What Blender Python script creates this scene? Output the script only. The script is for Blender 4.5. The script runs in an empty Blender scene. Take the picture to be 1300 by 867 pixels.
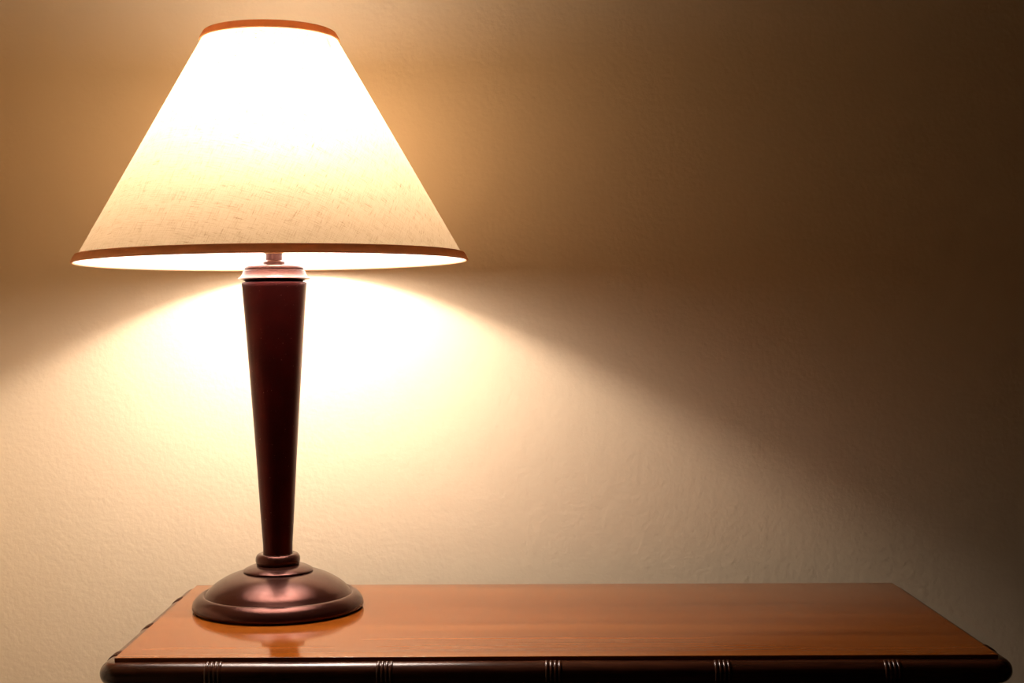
import bpy, bmesh, math
from mathutils import Matrix, Vector
C = bpy.context.scene.collection
S = bpy.context.scene
PI = math.pi
T = 0.75                     # height of the table top above the floor

# ------------------------------------------------------------------ camera
cam_d = bpy.data.cameras.new('camera'); cam = bpy.data.objects.new('camera', cam_d); C.objects.link(cam)
F_PX = 1729.1
cam_d.sensor_width = 36.0; cam_d.lens = F_PX*36/1300; cam_d.clip_start = 0.02
cam.matrix_world = Matrix.Translation((0, 0, T+0.3154)) @ Matrix.Rotation(PI/2-0.0176, 4, 'X') @ Matrix.Rotation(-0.0019, 4, 'Z')
S.camera = cam
S.view_settings.view_transform = 'Standard'; S.view_settings.look = 'None'
S.view_settings.gamma = 1; S.view_settings.use_curve_mapping = False
S.view_settings.exposure = 0.0
S.cycles.use_guiding = True; S.cycles.guiding_training_samples = 64; S.cycles.caustics_reflective = False; S.cycles.sample_clamp_indirect = 20.0

# ------------------------------------------------------------------ light of the place
w = bpy.data.worlds.new('world'); S.world = w; w.use_nodes = True
w.node_tree.nodes['Background'].inputs[0].default_value = (0.05, 0.03, 0.02, 1)
w.node_tree.nodes['Background'].inputs[1].default_value = 0.0
BULB_W = 11.5                                # power of the bulb
BULB_COL = (1.0, 0.84, 0.76)
WALL_Y, WALL_YAW = 1.703, 0.012

# ------------------------------------------------------------------ node helper
class N:
    def __init__(s, name):
        s.m = bpy.data.materials.new(name); s.m.use_nodes = True
        s.t = s.m.node_tree; s.t.nodes.clear(); s.out = s.n('ShaderNodeOutputMaterial')
    def n(s, k, **p):
        x = s.t.nodes.new(k)
        for a, b in p.items():
            if a.startswith('_'): setattr(x, a[1:], b)
            else: x.inputs[a.replace('0', ' ')].default_value = b
        return x
    def l(s, a, b): s.t.links.new(a, b)
    def mapping(s, src, scale=(1,1,1), rot=(0,0,0)):
        m = s.n('ShaderNodeMapping'); m.inputs['Scale'].default_value = scale; m.inputs['Rotation'].default_value = rot
        s.l(src, m.inputs['Vector']); return m.outputs[0]
    def noise(s, vec, scale, detail=4, rough=.5):
        x = s.n('ShaderNodeTexNoise'); x.inputs['Scale'].default_value = scale
        x.inputs['Detail'].default_value = detail; x.inputs['Roughness'].default_value = rough
        s.l(vec, x.inputs['Vector']); return x.outputs['Fac']
    def ramp(s, fac, stops):
        r = s.n('ShaderNodeValToRGB'); e = r.color_ramp.elements
        while len(e) < len(stops): e.new(.5)
        for i, (p, c) in enumerate(stops):
            e[i].position = p; e[i].color = c if len(c) == 4 else (*c, 1)
        s.l(fac, r.inputs[0]); return r.outputs[0]
    def math(s, op, a, b):
        x = s.n('ShaderNodeMath', _operation=op)
        for i, v in enumerate((a, b)):
            if isinstance(v, (int, float)): x.inputs[i].default_value = v
            else: s.l(v, x.inputs[i])
        return x.outputs[0]
    def mix(s, fac, a, b, mode='MIX'):
        x = s.n('ShaderNodeMix', _data_type='RGBA', _blend_type=mode)
        for sock, v in ((0, fac), (6, a), (7, b)):
            if isinstance(v, (int, float)): x.inputs[sock].default_value = v
            elif isinstance(v, tuple): x.inputs[sock].default_value = (*v, 1)
            else: s.l(v, x.inputs[sock])
        return x.outputs[2]
    def bump(s, h, strength, dist):
        b = s.n('ShaderNodeBump'); b.inputs['Strength'].default_value = strength; b.inputs['Distance'].default_value = dist
        s.l(h, b.inputs['Height']); return b.outputs[0]
    def princ(s, **k):
        p = s.n('ShaderNodeBsdfPrincipled')
        for a, v in k.items():
            a = a.replace('_', ' ')
            if hasattr(v, 'default_value') and hasattr(v, 'is_linked'): s.l(v, p.inputs[a])
            else: p.inputs[a].default_value = (*v, 1) if isinstance(v, tuple) else v
        return p

# ------------------------------------------------------------------ materials
def mat_wall():
    k = N('painted_wall'); co = k.n('ShaderNodeTexCoord').outputs['Object']
    h = k.math('ADD', k.math('MULTIPLY', k.noise(co, 150, 3, .55), 1.0), k.math('MULTIPLY', k.noise(k.mapping(co, (1, 1, .8)), 45, 2, .5), .8))
    p = k.princ(Base_Color=(.76, .62, .425), Roughness=.75, Normal=k.bump(h, .42, .0010))
    p.inputs['Specular IOR Level'].default_value = .25
    k.l(p.outputs[0], k.out.inputs[0]); return k.m
def mat_plain(name, col, rough):
    k = N(name); co = k.n('ShaderNodeTexCoord').outputs['Object']
    v = k.noise(co, 6, 3)
    c = k.mix(v, tuple(x*.92 for x in col), tuple(min(1, x*1.06) for x in col))
    p = k.princ(Base_Color=c, Roughness=rough); k.l(p.outputs[0], k.out.inputs[0]); return k.m
def mat_wood_top():
    k = N('orange_brown_veneer'); co = k.n('ShaderNodeTexCoord').outputs['Object']
    g1 = k.noise(k.mapping(co, (.45, 11, 11)), 3.0, 3, .5)
    g2 = k.noise(k.mapping(co, (2.5, 60, 60)), 4.0, 1, .5)
    g3 = k.noise(k.mapping(co, (.7, 4, 4)), 2.2, 2, .5)
    c = k.ramp(g1, [(.30, (.135, .031, .003)), (.5, (.200, .052, .0055)), (.70, (.275, .080, .010))])
    c = k.mix(k.math('MULTIPLY', g2, .22), c, (.15, .036, .003))
    c = k.mix(k.math('MULTIPLY', g3, .45), c, (.225, .062, .007))
    r = k.math('ADD', k.math('MULTIPLY', g3, .03), .085)
    p = k.princ(Base_Color=c, Roughness=r)
    p.inputs['Specular IOR Level'].default_value = .34
    k.l(p.outputs[0], k.out.inputs[0]); return k.m
def mat_dark_wood():
    k = N('dark_mahogany'); co = k.n('ShaderNodeTexCoord').outputs['Object']
    g = k.noise(k.mapping(co, (4, 60, 60)), 3.0, 4, .6)
    c = k.ramp(g, [(.3, (.022, .006, .0025)), (.7, (.06, .017, .007))])
    p = k.princ(Base_Color=c, Roughness=.22)
    p.inputs['Specular IOR Level'].default_value = .43
    k.l(p.outputs[0], k.out.inputs[0]); return k.m
def mat_bronze():
    k = N('satin_red_bronze'); co = k.n('ShaderNodeTexCoord').outputs['Object']
    v = k.noise(co, 60, 3)
    c = k.mix(v, (.048, .0130, .0080), (.064, .0185, .0120))
    p = k.princ(Base_Color=c, Metallic=.72, Roughness=.24)
    p.inputs['Specular IOR Level'].default_value = .5
    k.l(p.outputs[0], k.out.inputs[0]); return k.m
def mat_pole():
    k = N('oxblood_lacquer'); co = k.n('ShaderNodeTexCoord').outputs['Object']
    v = k.noise(co, 45, 3); sp = k.noise(co, 420, 2)
    c = k.mix(k.ramp(v, [(.35, (0, 0, 0)), (.65, (1, 1, 1))]), (.032, .0014, .0007), (.046, .002, .0010))
    c = k.mix(k.ramp(sp, [(.71, (0, 0, 0)), (.76, (1, 1, 1))]), c, (.16, .06, .045))
    p = k.princ(Base_Color=c, Roughness=.33, Metallic=.8)
    k.l(p.outputs[0], k.out.inputs[0]); return k.m
def mat_fabric():
    k = N('linen_shade_fabric'); uv = k.n('ShaderNodeUVMap', _uv_map='unrolled').outputs[0]
    uv = k.mapping(uv, (1, 1, 1), (0, 0, math.radians(17)))                  # the cloth was cut on a slant
    a = k.noise(k.mapping(uv, (1, .035, 1)), 1500, 2, .5)        # long fine threads, two ways
    b = k.noise(k.mapping(uv, (.035, 1, 1)), 1500, 2, .5)
    a2 = k.noise(k.mapping(uv, (1, .12, 1)), 620, 2, .5)
    b2 = k.noise(k.mapping(uv, (.12, 1, 1)), 620, 2, .5)
    blot = k.noise(uv, 90, 2, .5)
    d1 = k.ramp(a, [(.34, (1, 1, 1)), (.50, (0, 0, 0))]); d2 = k.ramp(b, [(.34, (1, 1, 1)), (.50, (0, 0, 0))])
    s1 = k.ramp(a2, [(.25, (1, 1, 1)), (.38, (0, 0, 0))]); s2 = k.ramp(b2, [(.25, (1, 1, 1)), (.38, (0, 0, 0))])
    speck = k.ramp(k.noise(k.mapping(uv, (1, .7, 1)), 480, 2, .5), [(.20, (1, 1, 1)), (.30, (0, 0, 0))])
    amt = k.math('ADD', k.math('MULTIPLY', k.math('ADD', d1, d2), .24), k.math('MULTIPLY', k.math('ADD', s1, s2), .55))
    amt = k.math('ADD', k.math('MULTIPLY', amt, k.ramp(blot, [(.3, (.7, .7, .7)), (.65, (1.15, 1.15, 1.15))])), k.math('MULTIPLY', speck, .8))
    amt = k.math('MINIMUM', amt, 1.0)
    ct = k.mix(amt, (.138, .102, .059), (.016, .007, .002))
    cf = k.mix(amt, (.017, .0125, .0078), (.010, .005, .002))
    cd = k.mix(k.n('ShaderNodeNewGeometry').outputs['Backfacing'], k.mix(amt, (.40, .32, .22), (.22, .14, .07)), (.84, .83, .81))
    tr = k.n('ShaderNodeBsdfTranslucent'); k.l(ct, tr.inputs[0])
    di = k.n('ShaderNodeBsdfDiffuse'); k.l(cd, di.inputs[0])
    ad = k.n('ShaderNodeAddShader'); k.l(tr.outputs[0], ad.inputs[0]); k.l(di.outputs[0], ad.inputs[1])
    rf = k.n('ShaderNodeBsdfRefraction'); k.l(cf, rf.inputs[0]); rf.inputs['Roughness'].default_value = 1.0; rf.inputs['IOR'].default_value = 2.6
    a2_ = k.n('ShaderNodeAddShader'); k.l(ad.outputs[0], a2_.inputs[0]); k.l(rf.outputs[0], a2_.inputs[1])
    k.l(a2_.outputs[0], k.out.inputs[0]); return k.m
def mat_trim():
    k = N('brown_bias_tape'); co = k.n('ShaderNodeTexCoord').outputs['Object']
    v = k.noise(co, 120, 3)
    c = k.mix(v, (.54, .34, .20), (.62, .40, .25))
    tr = k.n('ShaderNodeBsdfTranslucent'); k.l(k.mix(v, (.26, .168, .10), (.32, .205, .125)), tr.inputs[0])
    di = k.n('ShaderNodeBsdfDiffuse'); k.l(c, di.inputs[0])
    ad = k.n('ShaderNodeAddShader'); k.l(tr.outputs[0], ad.inputs[0]); k.l(di.outputs[0], ad.inputs[1])
    k.l(ad.outputs[0], k.out.inputs[0]); return k.m
def mat_metal(name, col, rough):
    k = N(name); p = k.princ(Base_Color=col, Metallic=1.0, Roughness=rough); k.l(p.outputs[0], k.out.inputs[0]); return k.m
def mat_bulb():
    k = N('lit_frosted_bulb'); e = k.n('ShaderNodeEmission'); e.inputs[0].default_value = (*BULB_COL, 1); e.inputs[1].default_value = 12.0
    k.m.cycles.emission_sampling = 'NONE'
    k.l(e.outputs[0], k.out.inputs[0]); return k.m
M_WALL, M_TOP, M_DARK, M_BRONZE, M_POLE, M_FAB, M_TRIM = mat_wall(), mat_wood_top(), mat_dark_wood(), mat_bronze(), mat_pole(), mat_fabric(), mat_trim()
M_BRASS = mat_metal('brass_wire', (.75, .55, .28), .3); M_BULB = mat_bulb()
M_FLOOR = mat_plain('brown_carpet', (.04, .024, .016), .95); M_CEIL = mat_plain('ceiling_paint', (.55, .5, .43), .9)
M_BASEB = mat_plain('baseboard_paint', (.7, .64, .54), .5); M_FELT = mat_plain('black_felt', (.01, .009, .008), .95)

# ------------------------------------------------------------------ mesh helpers
def obj(name, bm, mat, parent=None, smooth=True, angle=None):
    me = bpy.data.meshes.new(name)
    bmesh.ops.recalc_face_normals(bm, faces=bm.faces)
    if smooth:
        for f in bm.faces: f.smooth = True
        lim = math.radians(angle or 35)
        for e in bm.edges:
            if len(e.link_faces) == 2 and e.calc_face_angle(0) > lim: e.smooth = False
    bm.to_mesh(me); bm.free(); me.materials.append(mat)
    o = bpy.data.objects.new(name, me); C.objects.link(o)
    if parent: o.parent = parent
    return o
def lathe(bm, prof, n=160, closed=False, xf=None):
    rings = []
    for r, z in prof:
        if r < 1e-6: rings.append([bm.verts.new((0, 0, z))])
        else: rings.append([bm.verts.new((r*math.cos(2*PI*i/n), r*math.sin(2*PI*i/n), z)) for i in range(n)])
    seq = list(zip(rings, rings[1:])) + ([(rings[-1], rings[0])] if closed else [])
    for a, b in seq:
        for i in range(n):
            j = (i+1) % n
            if len(a) == 1: bm.faces.new((a[0], b[i], b[j]))
            elif len(b) == 1: bm.faces.new((a[i], a[j], b[0]))
            else: bm.faces.new((a[i], a[j], b[j], b[i]))
    if xf is not None: bmesh.ops.transform(bm, matrix=xf, verts=bm.verts)
    return bm
def box(bm, x0, x1, y0, y1, z0, z1, bev=0):
    r = bmesh.ops.create_cube(bm, size=1)
    for v in r['verts']: v.co = Vector(((x0+x1)/2+v.co.x*(x1-x0), (y0+y1)/2+v.co.y*(y1-y0), (z0+z1)/2+v.co.z*(z1-z0)))
    if bev:
        es = list({e for v in r['verts'] for e in v.link_edges})
        bmesh.ops.bevel(bm, geom=es, offset=bev, segments=3, profile=.6, affect='EDGES')
    return bm
def tube(bm, pts, r, n=10, xf=None):
    pts = [Vector(p) for p in pts]; rings = []
    up = Vector((0, 1, 0))
    for i, p in enumerate(pts):
        d = (pts[min(i+1, len(pts)-1)]-pts[max(i-1, 0)]).normalized()
        u = d.cross(up)
        if u.length < 1e-3: u = d.cross(Vector((1, 0, 0)))
        u.normalize(); v = d.cross(u)
        rings.append([bm.verts.new(p+(u*math.cos(2*PI*k/n)+v*math.sin(2*PI*k/n))*r) for k in range(n)])
    for a, b in zip(rings, rings[1:]):
        for k in range(n): bm.faces.new((a[k], a[(k+1) % n], b[(k+1) % n], b[k]))
    bm.faces.new(rings[0]); bm.faces.new(rings[-1])
    if xf is not None: bmesh.ops.transform(bm, matrix=xf, verts=bm.verts)
    return bm
def smooth_prof(pts, k=6):                      # Catmull-Rom through the given profile points
    out = []
    P = [pts[0]]+list(pts)+[pts[-1]]
    for i in range(1, len(P)-2):
        a, b, c, d = P[i-1:i+3]
        for s in range(k):
            t = s/k
            out.append(tuple(.5*((2*b[q])+(-a[q]+c[q])*t+(2*a[q]-5*b[q]+4*c[q]-d[q])*t*t+(-a[q]+3*b[q]-3*c[q]+d[q])*t**3) for q in (0, 1)))
    out.append(pts[-1]); return out

# ------------------------------------------------------------------ the room
def struct(name, bm, mat):
    o = obj(name, bm, mat, smooth=False); o['kind'] = 'structure'; return o
X0, X1, Y0, Y1, Z1 = -0.70, 4.6, -6.0, WALL_Y, 3.0
o = struct('wall_back', box(bmesh.new(), X0-.1, X1+.1, 0, .12, 0, Z1), M_WALL)
o.location = (0, WALL_Y, 0); o.rotation_euler = (0, 0, WALL_YAW)
struct('wall_left', box(bmesh.new(), X0-.12, X0, Y0, Y1-.009, 0, Z1), M_WALL)
struct('wall_right', box(bmesh.new(), X1, X1+.12, Y0, Y1+.03, 0, Z1), M_WALL)
struct('wall_front', box(bmesh.new(), X0-.12, X1+.12, Y0-.12, Y0, 0, Z1), M_WALL)
struct('floor', box(bmesh.new(), X0-.12, X1+.12, Y0-.12, Y1+.2, -.1, 0), M_FLOOR)
struct('ceiling', box(bmesh.new(), X0-.12, X1+.12, Y0-.12, Y1+.2, Z1, Z1+.1), M_CEIL)
o = struct('baseboard_back', box(bmesh.new(), X0+.01, X1-.01, -.014, 0, 0, .09, .003), M_BASEB)
o.location = (0, WALL_Y, 0); o.rotation_euler = (0, 0, WALL_YAW)

# ------------------------------------------------------------------ console table
TW, TD = .8235, .3439                            # top face of the slab
tab = bpy.data.objects.new('console_table', None); C.objects.link(tab)
DYAW = .0084; XL = -.370
tab.location = (XL*math.cos(DYAW), 1.2628+XL*math.sin(DYAW), 0); tab.rotation_euler = (0, 0, DYAW)
tab['label'] = 'orange-brown polished wooden console table with dark ringed edge moulding against the wall'
tab['category'] = 'table'
# local frame: x 0..TW along the front, y 0..TD to the wall, z up from the floor
bm = box(bmesh.new(), 0, TW, 0, TD, T-.004, T, .0006)
obj('tabletop', bm, M_TOP, tab, angle=50)
HC = T-.0150                                     # centre height of the half-round moulding
MR = .0112                                       # its radius
def path(off, x0=0., x1=TW, y0=0., y1=TD, cr=.006, seg=7):
    pts = []
    for cx, cy, a0 in ((x0, y0, PI), (x1, y0, 1.5*PI), (x1, y1, 0), (x0, y1, .5*PI)):
        for i in range(seg+1):
            a = a0+i/seg*PI/2
            sx = 1 if cx == x0 else -1; sy = 1 if cy == y0 else -1
            pts.append((cx+sx*cr+(cr+off)*math.cos(a), cy+sy*cr+(cr+off)*math.sin(a)))
    return pts
bm = bmesh.new()
prof = [(-.012, HC+MR-.0004), (.0, HC+MR)]+[(.0034+MR*math.cos(a), HC+MR*math.sin(a)) for a in [math.radians(d) for d in range(80, -91, -10)]]+[(-.012, HC-MR)]
loops = [[bm.verts.new((x, y, z)) for x, y in path(off)] for off, z in prof]
for a, b in zip(loops, loops[1:]+loops[:1]):
    n = len(a)
    for i in range(n): bm.faces.new((a[i], a[(i+1) % n], b[(i+1) % n], b[i]))
mould = obj('edge_moulding', bm, M_DARK, tab, angle=60)
def ring_group(cx, cy, ang):
    """four raised rings around the half-round, outward direction = local -y turned by ang"""
    bm = bmesh.new()
    for q in range(4):
        x0 = (q-1.5)*.0040; n = 12; m = 20; rows = []
        for i in range(n+1):
            b = -PI/2+PI*i/n
            rr = MR-.0003+.0014*math.cos(b); xx = x0+.0017*math.sin(b)
            rows.append([bm.verts.new((xx, -(.0034+rr*math.cos(t)), HC+rr*math.sin(t))) for t in [math.radians(88-176*j/m) for j in range(m+1)]])
        for a, c in zip(rows, rows[1:]):
            for j in range(m): bm.faces.new((a[j], a[j+1], c[j+1], c[j]))
        for j in (0, m): bm.faces.new([r[j] for r in rows])
        bm.faces.new(rows[0][:] ); bm.faces.new(rows[-1][:])
    bmesh.ops.transform(bm, matrix=Matrix.Translation((cx, cy, 0)) @ Matrix.Rotation(ang, 4, 'Z'), verts=bm.verts)
    return obj('moulding_rings', bm, M_DARK, mould, angle=50)
for px in (268, 486, 701, 917, 1134):
    x = 650+(px-650)/1.012
    ring_group((x-145)/1122.*TW, 0, 0)
for v in (.033, .151, .284): ring_group(0, v, -PI/2)
for v in (.046,): ring_group(TW, v, PI/2)
# apron under the moulding, tapered square legs with a ringed collar
bm = bmesh.new()
AZ0, AZ1 = T-.105, HC-MR
for a in ((.02, TW-.02, .004, .022), (.02, TW-.02, TD-.022, TD-.004), (.004, .022, .02, TD-.02), (TW-.022, TW-.004, .02, TD-.02)):
    box(bm, *a, AZ0, AZ1+.002)
obj('apron', bm, M_DARK, tab, smooth=False)
for lx in (.024, TW-.024):
    for ly in (.024, TD-.024):
        bm = bmesh.new(); rows = []
        for h, z in ((.013, 0), (.0145, .004), (.0185, AZ0-.03), (.022, AZ0-.026), (.022, AZ0-.018), (.0195, AZ0-.014), (.0225, AZ0-.008), (.0225, AZ1-.001)):
            rows.append([bm.verts.new((lx+sx*h, ly+sy*h, z)) for sx, sy in ((-1, -1), (1, -1), (1, 1), (-1, 1))])
        for a, b in zip(rows, rows[1:]):
            for i in range(4): bm.faces.new((a[i], a[(i+1) % 4], b[(i+1) % 4], b[i]))
        bm.faces.new(rows[0]); bm.faces.new(rows[-1])
        bmesh.ops.bevel(bm, geom=[e for e in bm.edges if abs(e.verts[0].co.z-e.verts[1].co.z) > .003], offset=.002, segments=2, affect='EDGES')
        obj('leg', bm, M_DARK, tab)

# ------------------------------------------------------------------ table lamp
lamp = bpy.data.objects.new('table_lamp', None); C.objects.link(lamp); lamp.location = (-.255, 1.4797, T)
lamp['label'] = 'lit table lamp with cream linen cone shade and dark red-brown tapered stem on round base'
lamp['category'] = 'lamp'
LEAN = Matrix.Rotation(-.0082, 4, 'Y') @ Matrix.Rotation(.0014, 4, 'X')        # the stem leans a touch
# weighted base: lip, bead, dome, small dome
base = [(0, .0012), (.0905, .0012), (.0918, .0025), (.0922, .0045), (.0912, .0085), (.0885, .0125), (.0855, .0152), (.0832, .0166), (.0812, .0171), (.0795, .0166)]
base = base[:2]+smooth_prof(base[1:], 4)
dome = smooth_prof([(.0790, .0164), (.0772, .0185), (.0735, .0226), (.0670, .0277), (.0590, .0325), (.0510, .0362), (.0430, .0388), (.0372, .0400)], 6)
small = smooth_prof([(.0374, .0402), (.0378, .0412), (.0368, .0424), (.0335, .0442), (.0290, .0460), (.0240, .0472), (.0200, .0476)], 6)
bm = lathe(bmesh.new(), base+dome+small+[(0, .0476)], 192)
ob = obj('base', bm, M_BRONZE, lamp, angle=50)
obj('felt_pad', lathe(bmesh.new(), [(0, 0), (.089, 0), (.089, .0013), (0, .0013)], 128), M_FELT, ob)
col = [(0, .0470)]+smooth_prof([(.0205, .0470), (.0228, .0478), (.0237, .0500), (.0240, .0530), (.0234, .0562), (.0214, .0588), (.0185, .0598), (.0168, .0596)], 6)+[(0, .0596)]
obj('collar', lathe(bmesh.new(), col, 128, xf=LEAN), M_BRONZE, lamp, angle=50)
stem = [(0, .0590), (.0158, .0590), (.0160, .070), (.0183, .105), (.0209, .150), (.0241, .200), (.0275, .250), (.0310, .300), (.0345, .348), (.0349, .3525), (.0344, .3540), (.0325, .3545), (0, .3545)]
obj('stem', lathe(bmesh.new(), stem, 160, xf=LEAN), M_POLE, lamp, angle=50)
cap = [(0, .3540), (.0305, .3540), (.0315, .3556), (.0380, .3570), (.0392, .3580), (.0385, .3590)]+smooth_prof([(.0365, .3600), (.0347, .3622), (.0335, .3650)], 5)+\
      [(.0333, .3662), (.0320, .3668)]+smooth_prof([(.0318, .3675), (.0318, .3698), (.0308, .3714), (.0280, .3722), (.0180, .3730)], 5)+[(.0125, .3733), (.0118, .3736), (.0118, .3760), (.0111, .3768), (.0098, .3772), (.0091, .3780), (.0091, .3855), (0, .3855)]
oc = obj('cap', lathe(bmesh.new(), cap, 160, xf=LEAN), M_BRONZE, lamp, angle=40)
sock = [(0, .385), (.0100, .385), (.0105, .3865), (.0165, .392), (.0170, .396), (.0170, .434), (.0155, .437), (0, .437)]
so = obj('socket', lathe(bmesh.new(), sock, 64, xf=LEAN), M_BRASS, lamp)
obj('switch_key', tube(bmesh.new(), [(.0165, 0, .405), (.026, 0, .405), (.030, 0, .405)], .003, 12, LEAN), M_BRASS, so)
SC = Vector((-.0082*.3764, -.0014*.3764, .3764)); BX = .0058
GC, GR = .503, .0270
blb = smooth_prof([(.0125, .4735), (.0150, .4795)], 3)+[(GR*math.cos(a), GC+GR*math.sin(a)) for a in [math.radians(-52+142*q/24) for q in range(24)]]+[(0, GC+GR)]
XB = Matrix.Translation((BX*.5, 0, 0)) @ LEAN
bulb = obj('light_bulb', lathe(bmesh.new(), [(0, .4735)]+blb, 48, xf=XB), M_BULB, lamp)
bb = [(0, .436), (.0130, .436)]
for q in range(5): bb += [(.0130, .438+q*.0045), (.0137, .4400+q*.0045), (.0130, .442+q*.0045)]
bb += [(.0124, .4635), (.0124, .4740), (0, .4740)]
obj('bulb_base', lathe(bmesh.new(), bb, 48, xf=XB), M_BRASS, bulb)

ld = bpy.data.lights.new('bulb_light', 'POINT'); ld.energy = BULB_W; ld.color = BULB_COL; ld.shadow_soft_size = .0282; ld.use_soft_falloff = False
lo = bpy.data.objects.new('bulb_light', ld); C.objects.link(lo); lo.parent = bulb; lo.location = XB @ Vector((0, 0, GC))

# cone shade: built around its rim centre, tilted a little
SH = Matrix.Translation(SC) @ Matrix.Rotation(-.0133, 4, 'Y') @ Matrix.Rotation(-.0047, 4, 'X')
RB, RT, HS = .2075, .0690, .2455
bm = bmesh.new(); uvl = bm.loops.layers.uv.new('unrolled')
nz, na = 24, 256
half = math.atan((RB-RT)/HS); sh = math.sin(half)
grid = []
for j in range(nz+1):
    t = j/nz; r = RB+(RT-RB)*t; z = HS*t
    grid.append([bm.verts.new((r*math.cos(2*PI*i/na+PI/2), r*math.sin(2*PI*i/na+PI/2), z)) for i in range(na)])
def uvp(j, i):
    r = RB+(RT-RB)*j/nz; L = r/sh; a = (2*PI*i/na-PI)*sh
    return (L*math.sin(a), -L*math.cos(a))
for j in range(nz):
    for i in range(na):
        f = bm.faces.new((grid[j][i], grid[j][(i+1) % na], grid[j+1][(i+1) % na], grid[j+1][i]))
        for lp, q in zip(f.loops, (uvp(j, i), uvp(j, i+1), uvp(j+1, i+1), uvp(j+1, i))): lp[uvl].uv = q
bmesh.ops.transform(bm, matrix=SH, verts=bm.verts)
shade = obj('lamp_shade', bm, M_FAB, lamp)
def band(r0, z0, r1, z1, t, n=10):
    """rounded tape folded over the edge of the fabric, from (r0,z0) to (r1,z1)"""
    d = Vector((r1-r0, z1-z0)); L = d.length; d.normalize(); nn = Vector((d.y, -d.x))
    pr = []
    for i in range(n+1):
        a = PI/2+PI*i/n; pr.append(Vector((r0, z0))+d*(t+t*math.cos(a))+nn*(-t*math.sin(a))*-1)
    for i in range(n+1):
        a = -PI/2+PI*i/n; pr.append(Vector((r1, z1))+d*(-t+t*math.cos(a))+nn*(t*math.sin(a)))
    out = []
    for p in pr:
        if not out or (p-Vector(out[-1])).length > 1e-6: out.append(tuple(p))
    return out
def along(z): return RB+(RT-RB)*z/HS
def trim(z0, z1, t):
    c = [(along(z0)+t*1.35, z0), (along(z1)+t*1.35, z1)]
    d = Vector((c[1][0]-c[0][0], c[1][1]-c[0][1])).normalized(); nn = Vector((d.y, -d.x))
    pts = []
    a = Vector(c[0]); b = Vector(c[1])
    for i in range(9): th = PI+PI*i/8; pts.append(a+d*t*(math.sin(th))+nn*t*math.cos(th))   # round lower edge, inside to outside
    for i in range(1, 5): s = i/5; pts.append(a.lerp(b, s)+nn*t*(1+.15*math.sin(PI*s)))
    for i in range(9): th = PI*i/8; pts.append(b+d*t*math.sin(th)*.6+nn*t*math.cos(th))
    bm = lathe(bmesh.new(), [tuple(p) for p in pts], 256, closed=True, xf=SH)
    o = obj('shade_trim', bm, M_TRIM, shade); return o
trim(-.0003, .0068, .0013)['label'] = 'brown tape around the wide lower rim'
trim(HS-.0066, HS+.0003, .0011)['label'] = 'brown tape around the narrow upper rim'
# harp and the spider that carries the shade
pts = []
for i in range(41):
    a = PI*i/40
    s = math.cos(a); h = math.sin(a)
    pts.append((0.044*s*(1 if h > .3 else .35+.65*(h/.3)**.6), .0, .392+h**.75*.200))
harp = obj('harp', tube(bmesh.new(), [(y, x, z) for x, y, z in pts][::1], .0012, 8, LEAN), M_BRASS, lamp)
bm = bmesh.new(); zs = HS-.026; rs = along(zs)
for q in range(3):
    a = 2*PI*q/3+PI/2
    tube(bm, [(0.006*math.cos(a), .006*math.sin(a), zs), (rs*.75*math.cos(a), rs*.75*math.sin(a), zs), ((rs-.0035)*math.cos(a), (rs-.0035)*math.sin(a), zs+.001)], .0011, 8)
lathe(bm, [(0, zs-.002), (.009, zs-.002), (.009, zs+.002), (.004, zs+.003), (.005, zs+.012), (0, zs+.014)], 24)
bmesh.ops.transform(bm, matrix=SH, verts=bm.verts)
obj('spider_fitter', bm, M_BRASS, shade)
